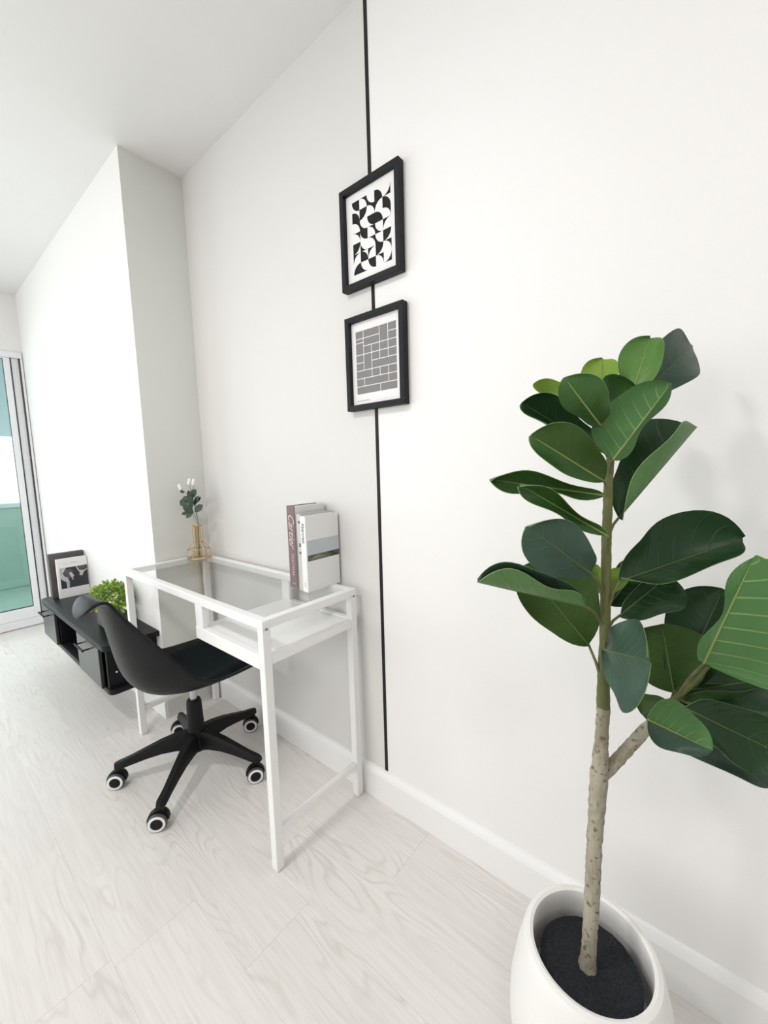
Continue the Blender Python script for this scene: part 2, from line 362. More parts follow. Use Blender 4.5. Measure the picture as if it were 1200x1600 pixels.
# ------------------------------------------------------------------ white desk with glass top
DX1, DX0, DY1, DY0, DH, TB = -.9054, -1.9054, -.0261, -.3861, .74, .025
desk = thing('desk', 'narrow white metal desk with glass top standing against the wall', 'desk', (DX1, DY0, 0))
def dk(name, x0, x1, y0, y1, z0, z1, mt='metal_white', bev=.002, parent=desk):
    return obj(name, bx(x0-DX1, x1-DX1, y0-DY0, y1-DY0, z0, z1, bev=bev), M[mt], parent, smooth=False)
for lx in (DX0, DX1-TB):
    for ly in (DY0, DY1-TB):
        dk('leg', lx, lx+TB, ly, ly+TB, .004, DH-TB)
        f = dk('foot', lx+.003, lx+TB-.003, ly+.003, ly+TB-.003, 0, .0039, bev=0)
for ly, nm in ((DY0, 'front'), (DY1-TB, 'back')): dk('top_rail', DX0, DX1, ly, ly+TB, DH-TB, DH)
for lx in (DX0, DX1-TB): dk('top_rail', lx, lx+TB, DY0+TB, DY1-TB, DH-TB, DH)
for lx in (DX0, DX1-TB): dk('foot_rail', lx+.003, lx+TB-.003, DY0+TB, DY1-TB, .105, .125)
dk('glass_top', DX0+TB+.0015, DX1-TB-.0015, DY0+TB+.0015, DY1-TB-.0015, DH-.007, DH-.001, 'desk_glass', 0)
SX = -1.285
dk('shelf_board', SX+.001, DX1-TB-.001, DY0+.024, DY1-.024, .612, .636, bev=.0015)
dk('shelf_rail', SX, DX1-TB, DY0, DY0+.022, .6, .64); dk('shelf_rail', SX, DX1-TB, DY1-.022, DY1, .6, .64)
dk('shelf_rail', DX1-TB+.001, DX1-.001, DY0+TB, DY1-TB, .612, .637)
for ly in (DY0, DY1-.022): dk('shelf_hanger', SX, SX+.045, ly+.002, ly+.02, .6402, DH-TB-.0002)
sc = bmesh.new(); lathe(sc, [(.0001,0),(.0035,0),(.0035,.0015),(.0001,.002)], 12, (0, DY1-.0125-DY0, .716), axis=(1,0,0)); obj('screw', sc, M['screw'], desk)
sc = bmesh.new(); lathe(sc, [(.0001,0),(.0035,0),(.0035,.0015),(.0001,.002)], 12, (0, .0125, .716), axis=(1,0,0)); obj('screw', sc, M['screw'], desk)

# ------------------------------------------------------------------ books
def book(name, label, x0, x1, y0, y1, z, h, cover, group=None, front=None):
    """stands with its spine facing -Y, covers facing -X / +X"""
    t = thing(name, label, 'book', ((x0+x1)/2, y0, z), 0, group)
    hx, d = (x1-x0)/2, y1-y0; ct = .0022
    bm = bmesh.new()
    box(bm, -hx, -hx+ct, 0, d, 0, h, .0006, 1); box(bm, -hx+ct, hx-ct, 0, ct, 0, h)
    obj('cover', bm, M[cover], t, smooth=False)
    obj('cover', bx(hx-ct, hx, 0, d, 0, h, .0006, 1), M[front or cover], t, smooth=False)
    obj('page_block', bx(-hx+ct, hx-ct, ct, d-.004, .003, h-.003), M['pages'], t, smooth=False)
    return t, hx, d
z = DH-.001+.0002
DHB = DH+.0002
b1, hx, d = book('book', 'tall mauve hardback with pink script on its spine, on the glass desk', -1.106, -1.062, -.138, -.008, DHB, .276, 'mauve', group='books on the desk', front='book_white')
obj('spine_edge', bx(hx-.0045, hx+.0001, -.0004, 0, 0, .276), M['mauve_dark'], b1, smooth=False)  # darker mauve strip along the edge of the spine
text('lettering', 'Cartier', .040, M['pink_ink'], b1, (-.001, -.0006, .195), (0,0,-1), (1,0,0), shear=.5, width=.115)
text('lettering', 'PANTHERE', .017, M['pink_ink'], b1, (-.001, -.0006, .078), (0,0,-1), (1,0,0), spacing=1.3, width=.072)
text('lettering', 'ASSOULINE', .006, M['pink_ink'], b1, (-.001, -.0006, .014), (1,0,0), (0,0,1), width=.02)
b2, hx, d = book('book', 'slim pale grey book squeezed between the mauve and the white book', -1.0465, -1.0245, -.146, -.006, DHB, .252, 'book_grey', group='books on the desk')
for zz, hh in ((.222,.008),(.145,.012),(.122,.008)): obj('spine_mark', bx(-.002,.006,-.0005,-.0001,zz,zz+hh), M['grey_ink'], b2, smooth=False)
b3, hx, d = book('book', 'white hardback with a landscape photograph across its cover, on the glass desk', -1.0235, -.998, -.150, -.007, DHB, .247, 'book_white', group='books on the desk')
text('lettering', 'Abercrest', .020, M['grey_ink'], b3, (0, -.0006, .192), (0,0,-1), (1,0,0), width=.066)
obj('spine_mark', bx(-.002,.002,-.0005,-.0001,.016,.032), M['book_grey'], b3, smooth=False)
obj('cover_photo', bx(hx, hx+.0003, .004, d, .120, .168), M['sky_print'], b3, smooth=False)
obj('cover_photo', bx(hx, hx+.0003, .004, d, .101, .1199), M['land_print'], b3, smooth=False)
bm = prism(bmesh.new(), [(.01,.104),(.03,.113),(.05,.117),(.07,.112),(.09,.105)], (hx+.0003,0,0), (0,1,0), (0,0,1), .0002)
obj('cover_photo', bm, noisy('print_grass', (.16,.16,.09), (.28,.27,.20), 90, .5), b3, smooth=False)

# ------------------------------------------------------------------ gold wire vase and sprig
vz = thing('wire_vase', 'small gold wire vase cage with glass tube on the far desk corner', 'vase', (-1.826, -.098, DH+.0002))
bm = bmesh.new()
def ring(bm, r, z, rad, n=24):
    return lathe(bm, [(r+rad*math.cos(a), z+rad*math.sin(a)) for a in [2*PI*k/6 for k in range(6)]], n, closed=True)
ring(bm, .050, .0045, .004, 6); obj('base_ring', bm, M['gold'], vz)
bm = bmesh.new(); ring(bm, .049, .044, .0016, 6); obj('shoulder_ring', bm, M['gold'], vz)
bm = bmesh.new(); ring(bm, .0205, .075, .0016, 6); obj('neck_ring', bm, M['gold'], vz)
bm = bmesh.new(); ring(bm, .021, .152, .0022, 6); obj('top_ring', bm, M['gold'], vz)
for k in range(6):
    a = PI/3*k; c, s = math.cos(a), math.sin(a)
    obj('wire', tube(bmesh.new(), [(.05*c,.05*s,.006),(.049*c,.049*s,.044),(.0205*c,.0205*s,.076),(.021*c,.021*s,.152)], .0018, 6), M['gold'], vz)
bm = lathe(bmesh.new(), [(.0001,.003),(.0115,.004),(.013,.008),(.013,.150),(.0118,.150),(.0118,.010),(.0001,.008)], 20); obj('glass_tube', bm, M['tube_glass'], vz)
sp = thing('flower_sprig', 'sprig of dark green leaves with white buds standing in the gold vase', 'plant', (-1.826, -.098, DH+.012))
def small_leaf(bm, p, d, up, L, w):
    d = Vector(d).normalized(); n = (Vector(up)-d*Vector(up).dot(d)).normalized(); s = d.cross(n); p = Vector(p)
    def q(u, v, h): return bm.verts.new(p+d*L*u+s*w*v+n*h)
    rows = [(0,.08),(.25,.75),(.55,1),(.8,.75),(1,.05)]
    for h in (.0, .0012):
        pass
    top = [[q(u, v*ww, .12*w*abs(v)*ww+.0008-.12*L*u*u) for v in (-1,0,1)] for u, ww in rows]
    bot = [[q(u, v*ww, .12*w*abs(v)*ww-.0008-.12*L*u*u) for v in (-1,0,1)] for u, ww in rows]
    for i in range(4):
        for j in range(2):
            bm.faces.new((top[i][j], top[i][j+1], top[i+1][j+1], top[i+1][j])); bm.faces.new((bot[i][j], bot[i+1][j], bot[i+1][j+1], bot[i][j+1]))
        bm.faces.new((top[i][0], top[i+1][0], bot[i+1][0], bot[i][0])); bm.faces.new((top[i][2], bot[i][2], bot[i+1][2], top[i+1][2]))
    bm.faces.new((top[0][0], bot[0][0], bot[0][1], top[0][1])); bm.faces.new((top[0][1], bot[0][1], bot[0][2], top[0][2]))
    bm.faces.new((top[4][0], top[4][1], bot[4][1], bot[4][0])); bm.faces.new((top[4][1], top[4][2], bot[4][2], bot[4][1]))
    return bm
RH = V(.773,.634,0); 
def SP(r, z, f=0): return RH*r + V(.634,-.773,0)*f + V(0,0,z)
for pts in ([SP(.0,0),SP(.004,.15),SP(-.012,.20),SP(-.02,.245),SP(-.035,.29),SP(-.058,.31)], [SP(.003,0),SP(.006,.15),SP(.0,.20),SP(-.01,.27),SP(-.022,.335)], [SP(-.003,0),SP(.008,.15),SP(.002,.22),SP(.0,.30),SP(-.003,.335)]):
    obj('stem', tube(bmesh.new(), pts, .0014, 6), M['stem_thin'], sp)
FV = V(.634,-.773,.15)
for (r,z,f,dr,dz,L,w) in [(-.01,.205,.01,-1,-.15,.05,.010),(-.006,.205,.015,-.8,-.65,.04,.010),(-.002,.205,.02,-.9,.75,.055,.017),(.0,.205,.01,.75,.6,.052,.015),(-.006,.225,.02,-.1,1,.06,.015),(.0,.235,.01,.5,.9,.05,.010),(.0,.245,0,.75,.7,.04,.009),(-.02,.275,.01,-.9,-.4,.035,.010),(-.004,.27,.01,.45,.9,.042,.011),(-.034,.262,.0,-.75,-.65,.042,.018),(-.01,.255,.0,-.3,1,.05,.013),(-.012,.285,.01,.6,.7,.03,.008),(-.045,.292,0,-.5,.3,.02,.006)]:
    bm = small_leaf(bmesh.new(), SP(r,z,f), RH*dr+V(0,0,dz)+V(.634,-.773,0)*.25, FV, L, w); obj('leaf', bm, M['sprig'], sp)
for r, z in ((-.062,.312),(-.066,.322),(-.022,.336),(-.018,.346),(-.002,.334),(.001,.344)):
    bm = lathe(bmesh.new(), [(.0001,-.012),(.006,-.006),(.0075,.0),(.006,.007),(.0001,.012)], 10, SP(r,z)); obj('bud', bm, M['bud'], sp)

# ------------------------------------------------------------------ swivel chair
CH = V(-1.497,-.320,0)
chair = thing('swivel_chair', 'black plastic shell desk chair on five casters, pushed under the desk', 'chair', CH, math.radians(3))
# local frame: +Y forward, +X sitter's right
# stations of the shell from the front lip to the back's rolled top: (centre y, centre z, rim x, rim y, rim z)
prof = [(.240,.388,.180,.226,.398),(.222,.398,.198,.212,.412),(.16,.392,.208,.155,.417),(.08,.380,.213,.08,.419),(0,.370,.214,.005,.424),(-.08,.368,.213,-.055,.440),(-.14,.380,.206,-.098,.480),(-.183,.406,.190,-.135,.535),(-.211,.452,.167,-.164,.584),(-.226,.512,.141,-.187,.620),(-.237,.572,.117,-.207,.650),(-.247,.630,.094,-.226,.681),(-.257,.685,.081,-.243,.706),(-.267,.728,.073,-.256,.733),(-.281,.752,.074,-.271,.750),(-.300,.754,.075,-.291,.752),(-.318,.740,.067,-.310,.742),(-.329,.717,.047,-.324,.722),(-.331,.704,.022,-.329,.708)]
NV = 14
def shell_point(i, v):
    yc, zc, xr, yr, zr = prof[i]; k = abs(v)**2.3
    return V(xr*v*(1.13-.13*abs(v)), yc+(yr-yc)*k, zc+(zr-zc)*k)
bm = bmesh.new()
grid = [[bm.verts.new(shell_point(i, -1+2*j/NV)) for j in range(NV+1)] for i in range(len(prof))]
for i in range(len(prof)-1):
    for j in range(NV): bm.faces.new((grid[i][j], grid[i+1][j], grid[i+1][j+1], grid[i][j+1]))
sh = obj('seat_shell', bm, M['black_shell'], chair)
md = sh.modifiers.new('thick', 'SOLIDIFY'); md.thickness = .011; md.offset = 0
md = sh.modifiers.new('smooth', 'SUBSURF'); md.levels = 2; md.render_levels = 2
bm = bmesh.new(); g2 = []
idx = list(range(1, 7))
for i in idx:
    g2.append([])
    for j in range(NV+1):
        v = (-1+2*j/NV)*.84; p = shell_point(i, v); e = min(1, (1-abs(-1+2*j/NV))*6+.0)*(1 if 1 < i < 6 else .0)
        g2[-1].append(bm.verts.new(p+V(0,.004 if i < 6 else .012,.0075+.018*e)))
for i in range(len(g2)-1):
    for j in range(NV): bm.faces.new((g2[i][j], g2[i+1][j], g2[i+1][j+1], g2[i][j+1]))
pd = obj('seat_pad', bm, M['black_pad'], chair)
md = pd.modifiers.new('smooth', 'SUBSURF'); md.levels = 2; md.render_levels = 2
bm = bx(-.05,.05,-.06,.06,.347,.364,.004); obj('seat_plate', bm, M['black_plastic'], chair, smooth=False)
bm = lathe(bmesh.new(), [(.0001,.24),(.0125,.24),(.0125,.3465),(.0001,.3465)], 20); obj('gas_lift', bm, M['chrome'], chair)
bm = lathe(bmesh.new(), [(.0001,.085),(.038,.085),(.043,.095),(.043,.130),(.034,.142),(.031,.152),(.0265,.272),(.023,.279),(.0127,.280),(.0127,.25)], 24); obj('lift_cover', bm, M['black_plastic'], chair)
rot = math.radians(3)
legs_world = [238.3, 309.6, 23.8, 97.0, 168.6]; caster_yaw = [-40,-38,-30,-35,-30]
for aw, cy in zip(legs_world, caster_yaw):
    a = math.radians(aw)-rot; d = V(math.cos(a), math.sin(a), 0); s = V(-d.y, d.x, 0)
    bm = bmesh.new(); secs = [(.030,.124,.024,.036),(.07,.126,.022,.030),(.12,.120,.019,.024),(.17,.108,.0165,.019),(.22,.094,.0145,.015),(.245,.088,.015,.0135),(.262,.085,.0155,.012),(.276,.083,.009,.010)]
    rings = []
    for r, zc, hw, hh in secs:
        c = d*r+V(0,0,zc)
        rings.append([bm.verts.new(c+s*x*hw+V(0,0,zz*hh)) for x, zz in ((-1,-.9),(-.92,.35),(-.55,.95),(.55,.95),(.92,.35),(1,-.9))])
    for p, q in zip(rings, rings[1:]):
        for k in range(6): bm.faces.new((p[k], p[(k+1)%6], q[(k+1)%6], q[k]))
    bm.faces.new(rings[0][::-1]); bm.faces.new(rings[-1])
    leg = obj('base_arm', bm, M['black_plastic'], chair)
    pc = d*.262; ya = math.radians(cy)-rot; ax = V(math.cos(ya), math.sin(ya), 0); fw = V(-ax.y, ax.x, 0)
    wc = pc + fw*-.010 + V(0,0,.0295)
    bm = bmesh.new(); lathe(bm, [(.0001,.052),(.009,.052),(.009,.078),(.0001,.078)], 12, pc)
    # hood: half shell over the two wheels
    hr, hw = .0305, .0085; prev = None
    for k in range(11):
        t = PI*(k/10)*1.0
        o_ = [bm.verts.new(wc+fw*math.cos(t)*rr+V(0,0,math.sin(t)*rr)+ax*xx) for rr, xx in ((hr+.003,-hw),(hr+.003,hw),(hr-.006,hw),(hr-.006,-hw))]
        if prev:
            for q in range(4): bm.faces.new((prev[q], prev[(q+1)%4], o_[(q+1)%4], o_[q]))
        else: bm.faces.new(o_[::-1])
        prev = o_
    bm.faces.new(prev)
    tube(bm, [wc-ax*.021, wc+ax*.021], .004, 8)
    cs = obj('caster', bm, M['black_plastic'], chair)
    for sg in (-1, 1):
        c0 = wc+ax*sg*.0092
        bm = lathe(bmesh.new(), [(.0001,0),(.026,0),(.0292,.003),(.0294,.009),(.0265,.013),(.0185,.0135),(.0170,.0125),(.0001,.0122)], 24, c0, axis=ax*sg); obj('wheel', bm, M['tyre'], cs)
        bm = lathe(bmesh.new(), [(.0188,.0136),(.0188,.0150),(.0255,.0142),(.0262,.0134)], 24, c0, closed=True, axis=ax*sg); obj('wheel_ring', bm, M['ring_white'], cs)
        bm = lathe(bmesh.new(), [(.0001,.0126),(.0168,.0128),(.0150,.0150),(.0001,.0155)], 20, c0, axis=ax*sg); obj('wheel_cap', bm, M['black_plastic'], cs)

# ------------------------------------------------------------------ television cabinet on the far wall
KX0, KX1, KY0, KY1 = -3.055, -1.945, -.475, -.2535
cab = thing('media_cabinet', 'low black wall cabinet with two doors hung on the white wall behind the chair', 'cabinet', (KX0, KY0, .19))
def kb(name, x0, x1, y0, y1, z0, z1, mt='cab_black', bev=.002, parent=cab, rnd_=False):
    bm = bx(x0-KX0, x1-KX0, y0-KY0, y1-KY0, z0-.19, z1-.19, bev=0 if rnd_ else bev)
    if rnd_:
        es = [e for e in bm.edges if abs(e.verts[0].co.z-e.verts[1].co.z) > .01 and e.verts[0].co.y < .05]
        bmesh.ops.bevel(bm, geom=es, offset=.03, segments=6, profile=.5, affect='EDGES')
        es = [e for e in bm.edges if len(e.link_faces)==2 and e.calc_face_angle(0) > .6 and abs(e.verts[0].co.z-e.verts[1].co.z) < 1e-4]
        bmesh.ops.bevel(bm, geom=es, offset=.003, segments=2, profile=.5, affect='EDGES')
    return obj(name, bm, M[mt], parent, smooth=rnd_)
kb('top_board', KX0, KX1, KY0, KY1, .392, .418, rnd_=True)
kb('bottom_board', KX0+.01, KX1-.012, KY0+.012, KY1, .19, .214, rnd_=True)
kb('side_panel', KX0+.015, KX0+.033, KY0+.018, KY1, .2142, .3918); kb('side_panel', KX1-.055, KX1-.037, KY0+.018, KY1, .2142, .3918)
kb('divider', -2.775, -2.757, KY0+.02, KY1, .2142, .3918); kb('divider', -2.372, -2.354, KY0+.02, KY1, .2142, .3918)
kb('back_panel', KX0+.033, KX1-.055, KY1-.006, KY1, .2142, .3918)
for x0, x1 in ((KX0+.006,-2.770),(-2.352,-2.030)):
    dr = kb('cabinet_door', x0, x1, KY0+.002, KY0+.0165, .205, .388, 'cab_door_sheen', parent=cab)
    xc = (x0+x1)/2-.02
    bm = bmesh.new(); y = -.012
    lx = xc-KX0
    tube(bm, [(lx-.055, .0015, .165), (lx-.055, -.022, .165)], .0035, 8); tube(bm, [(lx+.055, .0015, .165), (lx+.055, -.022, .165)], .0035, 8)
    box(bm, lx-.065, lx+.065, -.028, -.021, .161, .169, .001, 1)
    obj('handle', bm, M['black_plastic'], dr, smooth=False)
bm = lathe(bmesh.new(), [(.0001,0),(.004,0),(.004,.001),(.0001,.0015)], 12, (KX1-.037-KX0, .05, .09), axis=(1,0,0)); obj('screw_cap', bm, M['metal_white'], cab)
TZ = .4182
bk, hx, d = book('book', 'dark taupe book standing behind the white one on the black cabinet', -3.012, -2.985, -.428, -.258, TZ, .262, 'cover_taupe', group='books on the black cabinet')
bk, hx, d = book('book', 'white book with a black and white photograph on its cover, on the black cabinet', -2.962, -2.938, -.404, -.256, TZ, .232, 'book_white', group='books on the black cabinet')
def flat(name, poly, mt, dz=.0003):
    bm = prism(bmesh.new(), [(a*d, b_*.232) for a, b_ in poly], (hx+.00001+dz-.0003,0,0), (0,1,0), (0,0,1), .0003); return obj(name, bm, M[mt], bk, smooth=False)
flat('cover_photo', [(.08,.24),(.985,.24),(.985,.77),(.08,.77)], 'photo_dark')
flat('cover_photo', [(.08,.77),(.30,.77),(.16,.63),(.22,.55),(.30,.52),(.36,.40),(.34,.245),(.26,.245),(.25,.40),(.14,.46),(.08,.52)], 'photo_light', .0006)
flat('cover_photo', [(.16,.63),(.30,.72),(.44,.74),(.52,.66),(.48,.58),(.36,.44),(.30,.54),(.22,.56)], 'photo_mid', .0009)
flat('cover_photo', [(.36,.62),(.44,.64),(.53,.54),(.48,.50),(.49,.42),(.45,.45),(.42,.52)], 'photo_light', .0012)
flat('cover_photo', [(.60,.77),(.64,.77),(.72,.65),(.84,.64),(.985,.67),(.985,.65),(.86,.60),(.80,.50),(.70,.52),(.72,.60),(.66,.66)], 'photo_light', .0006)
flat('cover_photo', [(.66,.77),(.985,.77),(.985,.68),(.84,.66),(.74,.66)], 'photo_mid', .0006)
flat('lettering', [(.20,.86),(.36,.86),(.36,.872),(.20,.872)], 'book_grey'); flat('lettering', [(.44,.87),(.70,.87),(.70,.89),(.44,.89)], 'book_grey')
# small potted green plant on the cabinet
pp = thing('potted_boxwood', 'small bushy bright green plant in a brown pot on the black cabinet', 'plant', (-2.225,-.350,TZ))
bm = bmesh.new(); box(bm, -.05,.05,-.05,.05,0,.062,.003); box(bm, -.044,.044,-.044,.044,.0621,.065); obj('plant_pot', bm, M['box_brown'], pp, smooth=False)
rl = random.Random(11); bm = bmesh.new()
for k in range(620):
    th = rl.uniform(0,2*PI); ph = math.acos(rl.uniform(-.55,1)); rr = rl.uniform(.55,1)
    n = V(math.sin(ph)*math.cos(th), math.sin(ph)*math.sin(th), math.cos(ph)); p = V(0,0,.122)+V(n.x*.088*rr, n.y*.08*rr, n.z*.078*rr)
    dirn = n+V(rl.uniform(-.7,.7), rl.uniform(-.7,.7), rl.uniform(-.2,.8)); small_leaf(bm, p, dirn, n+V(.01,.02,.9), rl.uniform(.018,.028), rl.uniform(.006,.009))
fo = obj('foliage', bm, M['boxwood'], pp); fo['kind'] = 'stuff'
for k in range(5): obj('stem', tube(bmesh.new(), [(0,0,.063),(.02*math.cos(k*1.26),.02*math.sin(k*1.26),.12)], .002, 5), M['stem_thin'], pp)

# ------------------------------------------------------------------ framed posters
def picture(label, x0, x1, z0, z1):
    t = thing('picture_frame', label, 'picture frame', (x0, -.0018, z0), 0, None)
    W, H, b, dp = x1-x0, z1-z0, .0165, .023
    for a, c in (((0,0),(W,0)),((W,0),(W,H)),((W,H),(0,H)),((0,H),(0,0))):
        a, c = V(a[0],0,a[1]), V(c[0],0,c[1]); e = (c-a).normalized(); L = (c-a).length; inw = V(-e.z,0,e.x)
        bm = bmesh.new(); vs = []
        for yy in (0, -dp): vs.append([bm.verts.new(p+V(0,yy,0)) for p in (a, c, c-e*b+inw*b, a+e*b+inw*b)])
        bm.faces.new(vs[0]); bm.faces.new(vs[1][::-1])
        for k in range(4): bm.faces.new((vs[0][k], vs[1][k], vs[1][(k+1)%4], vs[0][(k+1)%4]))
        bmesh.ops.bevel(bm, geom=bm.edges[:], offset=.0009, segments=1, affect='EDGES')
        obj('frame_bar', bm, M['frame_black'], t, smooth=False)
    obj('poster', bx(b+.0003, W-b-.0003, -.0095, -.008, b+.0003, H-b-.0003), M['paper'], t, smooth=False)
    return t, W, H, b
t, W, H, b = picture('black framed poster of black and white cut out curves, the upper one', -.9205, -.696, 1.6705, 1.956)
gx0, gz1 = b+.024, H-b-.024; cw = (W-2*b-.046)/5; chh = (H-2*b-.050)/7
G = ["Qtr Str Sbl Qbl Sbr", "Qbl Qtl Str Stl Qbl", "Str Sbl Qtr Qbl Str", "Str Qtr Str Sbl Stl", "Qtl Sbl Str Sbl Qtl", "Stl Qbl Stl Qtl Str", "Qbr Sbl Qtr Str Sbr"]
bm = bmesh.new()
for r, line in enumerate(G):
    for c, code in enumerate(line.split()):
        k, co = code[0], code[1:]; X, Z = gx0+c*cw, gz1-(r+1)*chh
        cx, cz = {'tl':(0,1),'tr':(1,1),'bl':(0,0),'br':(1,0)}[co]
        sx, sz = (1 if cx==0 else -1), (1 if cz==0 else -1)
        if k == 'Q': poly = [(cx,cz)] + [(cx+sx*math.cos(q*PI/16), cz+sz*math.sin(q*PI/16)) for q in range(9)]
        else: poly = [(cx,cz)] + [(1-cx-sx*math.cos(q*PI/16), 1-cz-sz*math.sin(q*PI/16)) for q in range(9)]
        poly = [(X+a*cw, Z+d_*chh) for a, d_ in poly]
        ar = sum(poly[i][0]*poly[(i+1)%len(poly)][1]-poly[(i+1)%len(poly)][0]*poly[i][1] for i in range(len(poly)))
        if ar < 0: poly = poly[::-1]
        prism(bm, poly, (0,-.0095,0), (1,0,0), (0,0,1), .0003)
obj('poster_print', bm, M['ink'], t, smooth=False)
t, W, H, b = picture('black framed poster of grey wood grain blocks, the lower one', -.9165, -.6915, 1.3125, 1.592)
def grain_ink():
    m = new_mat('woodcut_print', (.2,.2,.2), .6); n, l, bb = nodes(m)
    tc = n.new('ShaderNodeTexCoord'); w_ = n.new('ShaderNodeTexWave'); w_.inputs['Scale'].default_value = 75; w_.inputs['Distortion'].default_value = 6; w_.inputs['Detail Scale'].default_value = .3
    mp = n.new('ShaderNodeMapping'); mp.inputs['Rotation'].default_value = (0, .7, 0); l.new(tc.outputs['Object'], mp.inputs[0]); l.new(mp.outputs[0], w_.inputs[0])
    r = n.new('ShaderNodeValToRGB'); r.color_ramp.elements[0].color = (.075,.072,.072,1); r.color_ramp.elements[1].color = (.36,.355,.35,1); l.new(w_.outputs[0], r.inputs[0]); l.new(r.outputs[0], bb.inputs[0]); return m
M['woodcut'] = grain_ink()
gx0, gz1 = b+.0165, H-b-.026; cw = (W-2*b-.033)/5; chh = (H-2*b-.058)/8
B = [(0,1,0,1),(1,3,0,1),(3,4,0,2),(4,5,0,1),(0,1,1,1.5),(1,3,1,2),(4,5,1,2),(0,1,1.5,3),(1,2,2,3),(2,3,2,3),(3,4,2,3),(4,5,2,3),(0,1,3,4),(1,2,3,5),(2,3,3,4),(3,4,3,4),(4,5,3,4),(0,1,4,5),(2,5,4,5),(0,2,5,6),(2,3,5,6),(3,4,5,6),(4,5,5,6),(0,1,6,7),(1,4,6,7),(4,5,6,7),(0,3,7,8),(3,5,7,8)]
gp = .0011
bm = bmesh.new()
for c0, c1, r0, r1 in B:
    prism(bm, [(gx0+c0*cw+gp, gz1-r1*chh+gp),(gx0+c1*cw-gp, gz1-r1*chh+gp),(gx0+c1*cw-gp, gz1-r0*chh-gp),(gx0+c0*cw+gp, gz1-r0*chh-gp)], (0,-.0095,0), (1,0,0), (0,0,1), .0003)
obj('poster_print', bm, M['woodcut'], t, smooth=False)
bm = bmesh.new(); x = gx0
for L in (.010,.004,.008,.005,.012): box(bm, x, x+L, -.0097, -.0095, b+.012, b+.0135); x += L+.0025
obj('poster_print', bm, M['grey_ink'], t, smooth=False)['label'] = 'tiny grey line of print under the blocks'

# ------------------------------------------------------------------ fiddle leaf fig in its pot
PX, PY = -.127, -.295
fig = thing('potted_fiddle_leaf_fig', 'tall artificial fiddle leaf fig in a rounded white pot against the white wall', 'plant', (PX, PY, 0))
bm = lathe(bmesh.new(), [(.0001,.0),(.085,.0),(.094,.006),(.110,.05),(.124,.11),(.1295,.16),(.1275,.21),(.119,.262),(.1105,.298),(.1065,.313),(.1030,.3185),(.0965,.3205),(.0915,.3185),(.0902,.312),(.093,.29),(.100,.24),(.100,.20),(.0001,.20)], 64); obj('pot', bm, M['pot'], fig)
bm = bmesh.new(); rr_ = random.Random(5)
lathe(bm, [(.0001,.280)]+[(.0785*k/9, .2795) for k in range(1,10)]+[(.0795,.21),(.0001,.2005)], 48)
for v in bm.verts:
    if v.co.z > .275: v.co.z += rr_.uniform(-.0012,.0012)
obj('soil', bm, M['soil'], fig)
def loc(p): return Vector(p)-V(PX,PY,0)
def knobby(pts, rad, n, seed, amp, step=.006):
    """tube resampled along pts with small bumps"""
    pts = [Vector(p) for p in pts]; out, rr = [], []; r_ = random.Random(seed)
    for i in range(len(pts)-1):
        k = max(2, int((pts[i+1]-pts[i]).length/step))
        for q in range(k):
            u = q/k; out.append(pts[i].lerp(pts[i+1], u)); rr.append(rad[i]+(rad[i+1]-rad[i])*u)
    out.append(pts[-1]); rr.append(rad[-1])
    bm = tube(bmesh.new(), out, rr, n)
    for v in bm.verts:
        v.co += V(r_.uniform(-1,1), r_.uniform(-1,1), r_.uniform(-1,1))*amp*(1.8 if r_.random() < .08 else 1)
    return bm
TR = [loc(p) for p in ((-.130,-.297,.276),(-.1295,-.2965,.292),(-.1285,-.296,.33),(-.127,-.295,.414),(-.126,-.294,.532),(-.123,-.292,.629),(-.122,-.291,.69),(-.121,-.290,.752))]
bm = knobby(TR, [.0150,.0125,.0112,.0118,.0118,.0138,.0098,.0098], 14, 2, .0010); obj('trunk', bm, M['bark'], fig)
bm = knobby([loc(p) for p in ((-.121,-.290,.7505),(-.122,-.291,.80),(-.122,-.291,.86),(-.124,-.293,1.012),(-.124,-.293,1.108),(-.121,-.290,1.20))], [.0098,.0088,.0078,.0070,.0062,.004], 12, 3, .0004); obj('trunk_top', bm, M['bark_green'], fig)['label'] = 'green upper stem'
bm = knobby([loc(p) for p in ((-.121,-.290,.632),(-.105,-.277,.653),(-.075,-.252,.699),(-.052,-.233,.733))], [.0105,.0098,.0090,.0080], 12, 4, .0009); obj('branch', bm, M['bark'], fig)
bm = knobby([loc(p) for p in ((-.0525,-.2335,.732),(-.032,-.216,.762),(-.012,-.200,.787),(.004,-.186,.812))], [.0076,.0052,.0036,.0024], 12, 5, .0004); obj('branch_tip', bm, M['bark_green'], fig)
PROF = [(0,.0),(.04,.20),(.12,.44),(.22,.60),(.34,.72),(.46,.86),(.58,.97),(.68,1.0),(.78,.95),(.87,.80),(.94,.56),(.98,.30),(1,.05)]
def catmull(x):
    for i in range(len(PROF)-1):
        if PROF[i][0] <= x <= PROF[i+1][0]:
            p0, p1, p2, p3 = PROF[max(i-1,0)], PROF[i], PROF[i+1], PROF[min(i+2,len(PROF)-1)]
            t = (x-p1[0])/(p2[0]-p1[0]); h = p2[0]-p1[0]
            m1 = (p2[1]-p0[1])/(p2[0]-p0[0])*h; m2 = (p3[1]-p1[1])/(p3[0]-p1[0])*h
            return max(0, (2*t**3-3*t*t+1)*p1[1]+(t**3-2*t*t+t)*m1+(-2*t**3+3*t*t)*p2[1]+(t**3-t*t)*m2)
LEAF_US = [(x, catmull(x)) for x in [0,.015,.04,.08,.13,.19,.25,.31,.37,.43,.49,.55,.61,.67,.73,.79,.84,.88,.915,.945,.968,.985,.995,1]]
LEAF_FLIP = [(x, (catmull(1-x)*.9+.1*catmull(x))**.85) for x, _ in LEAF_US]
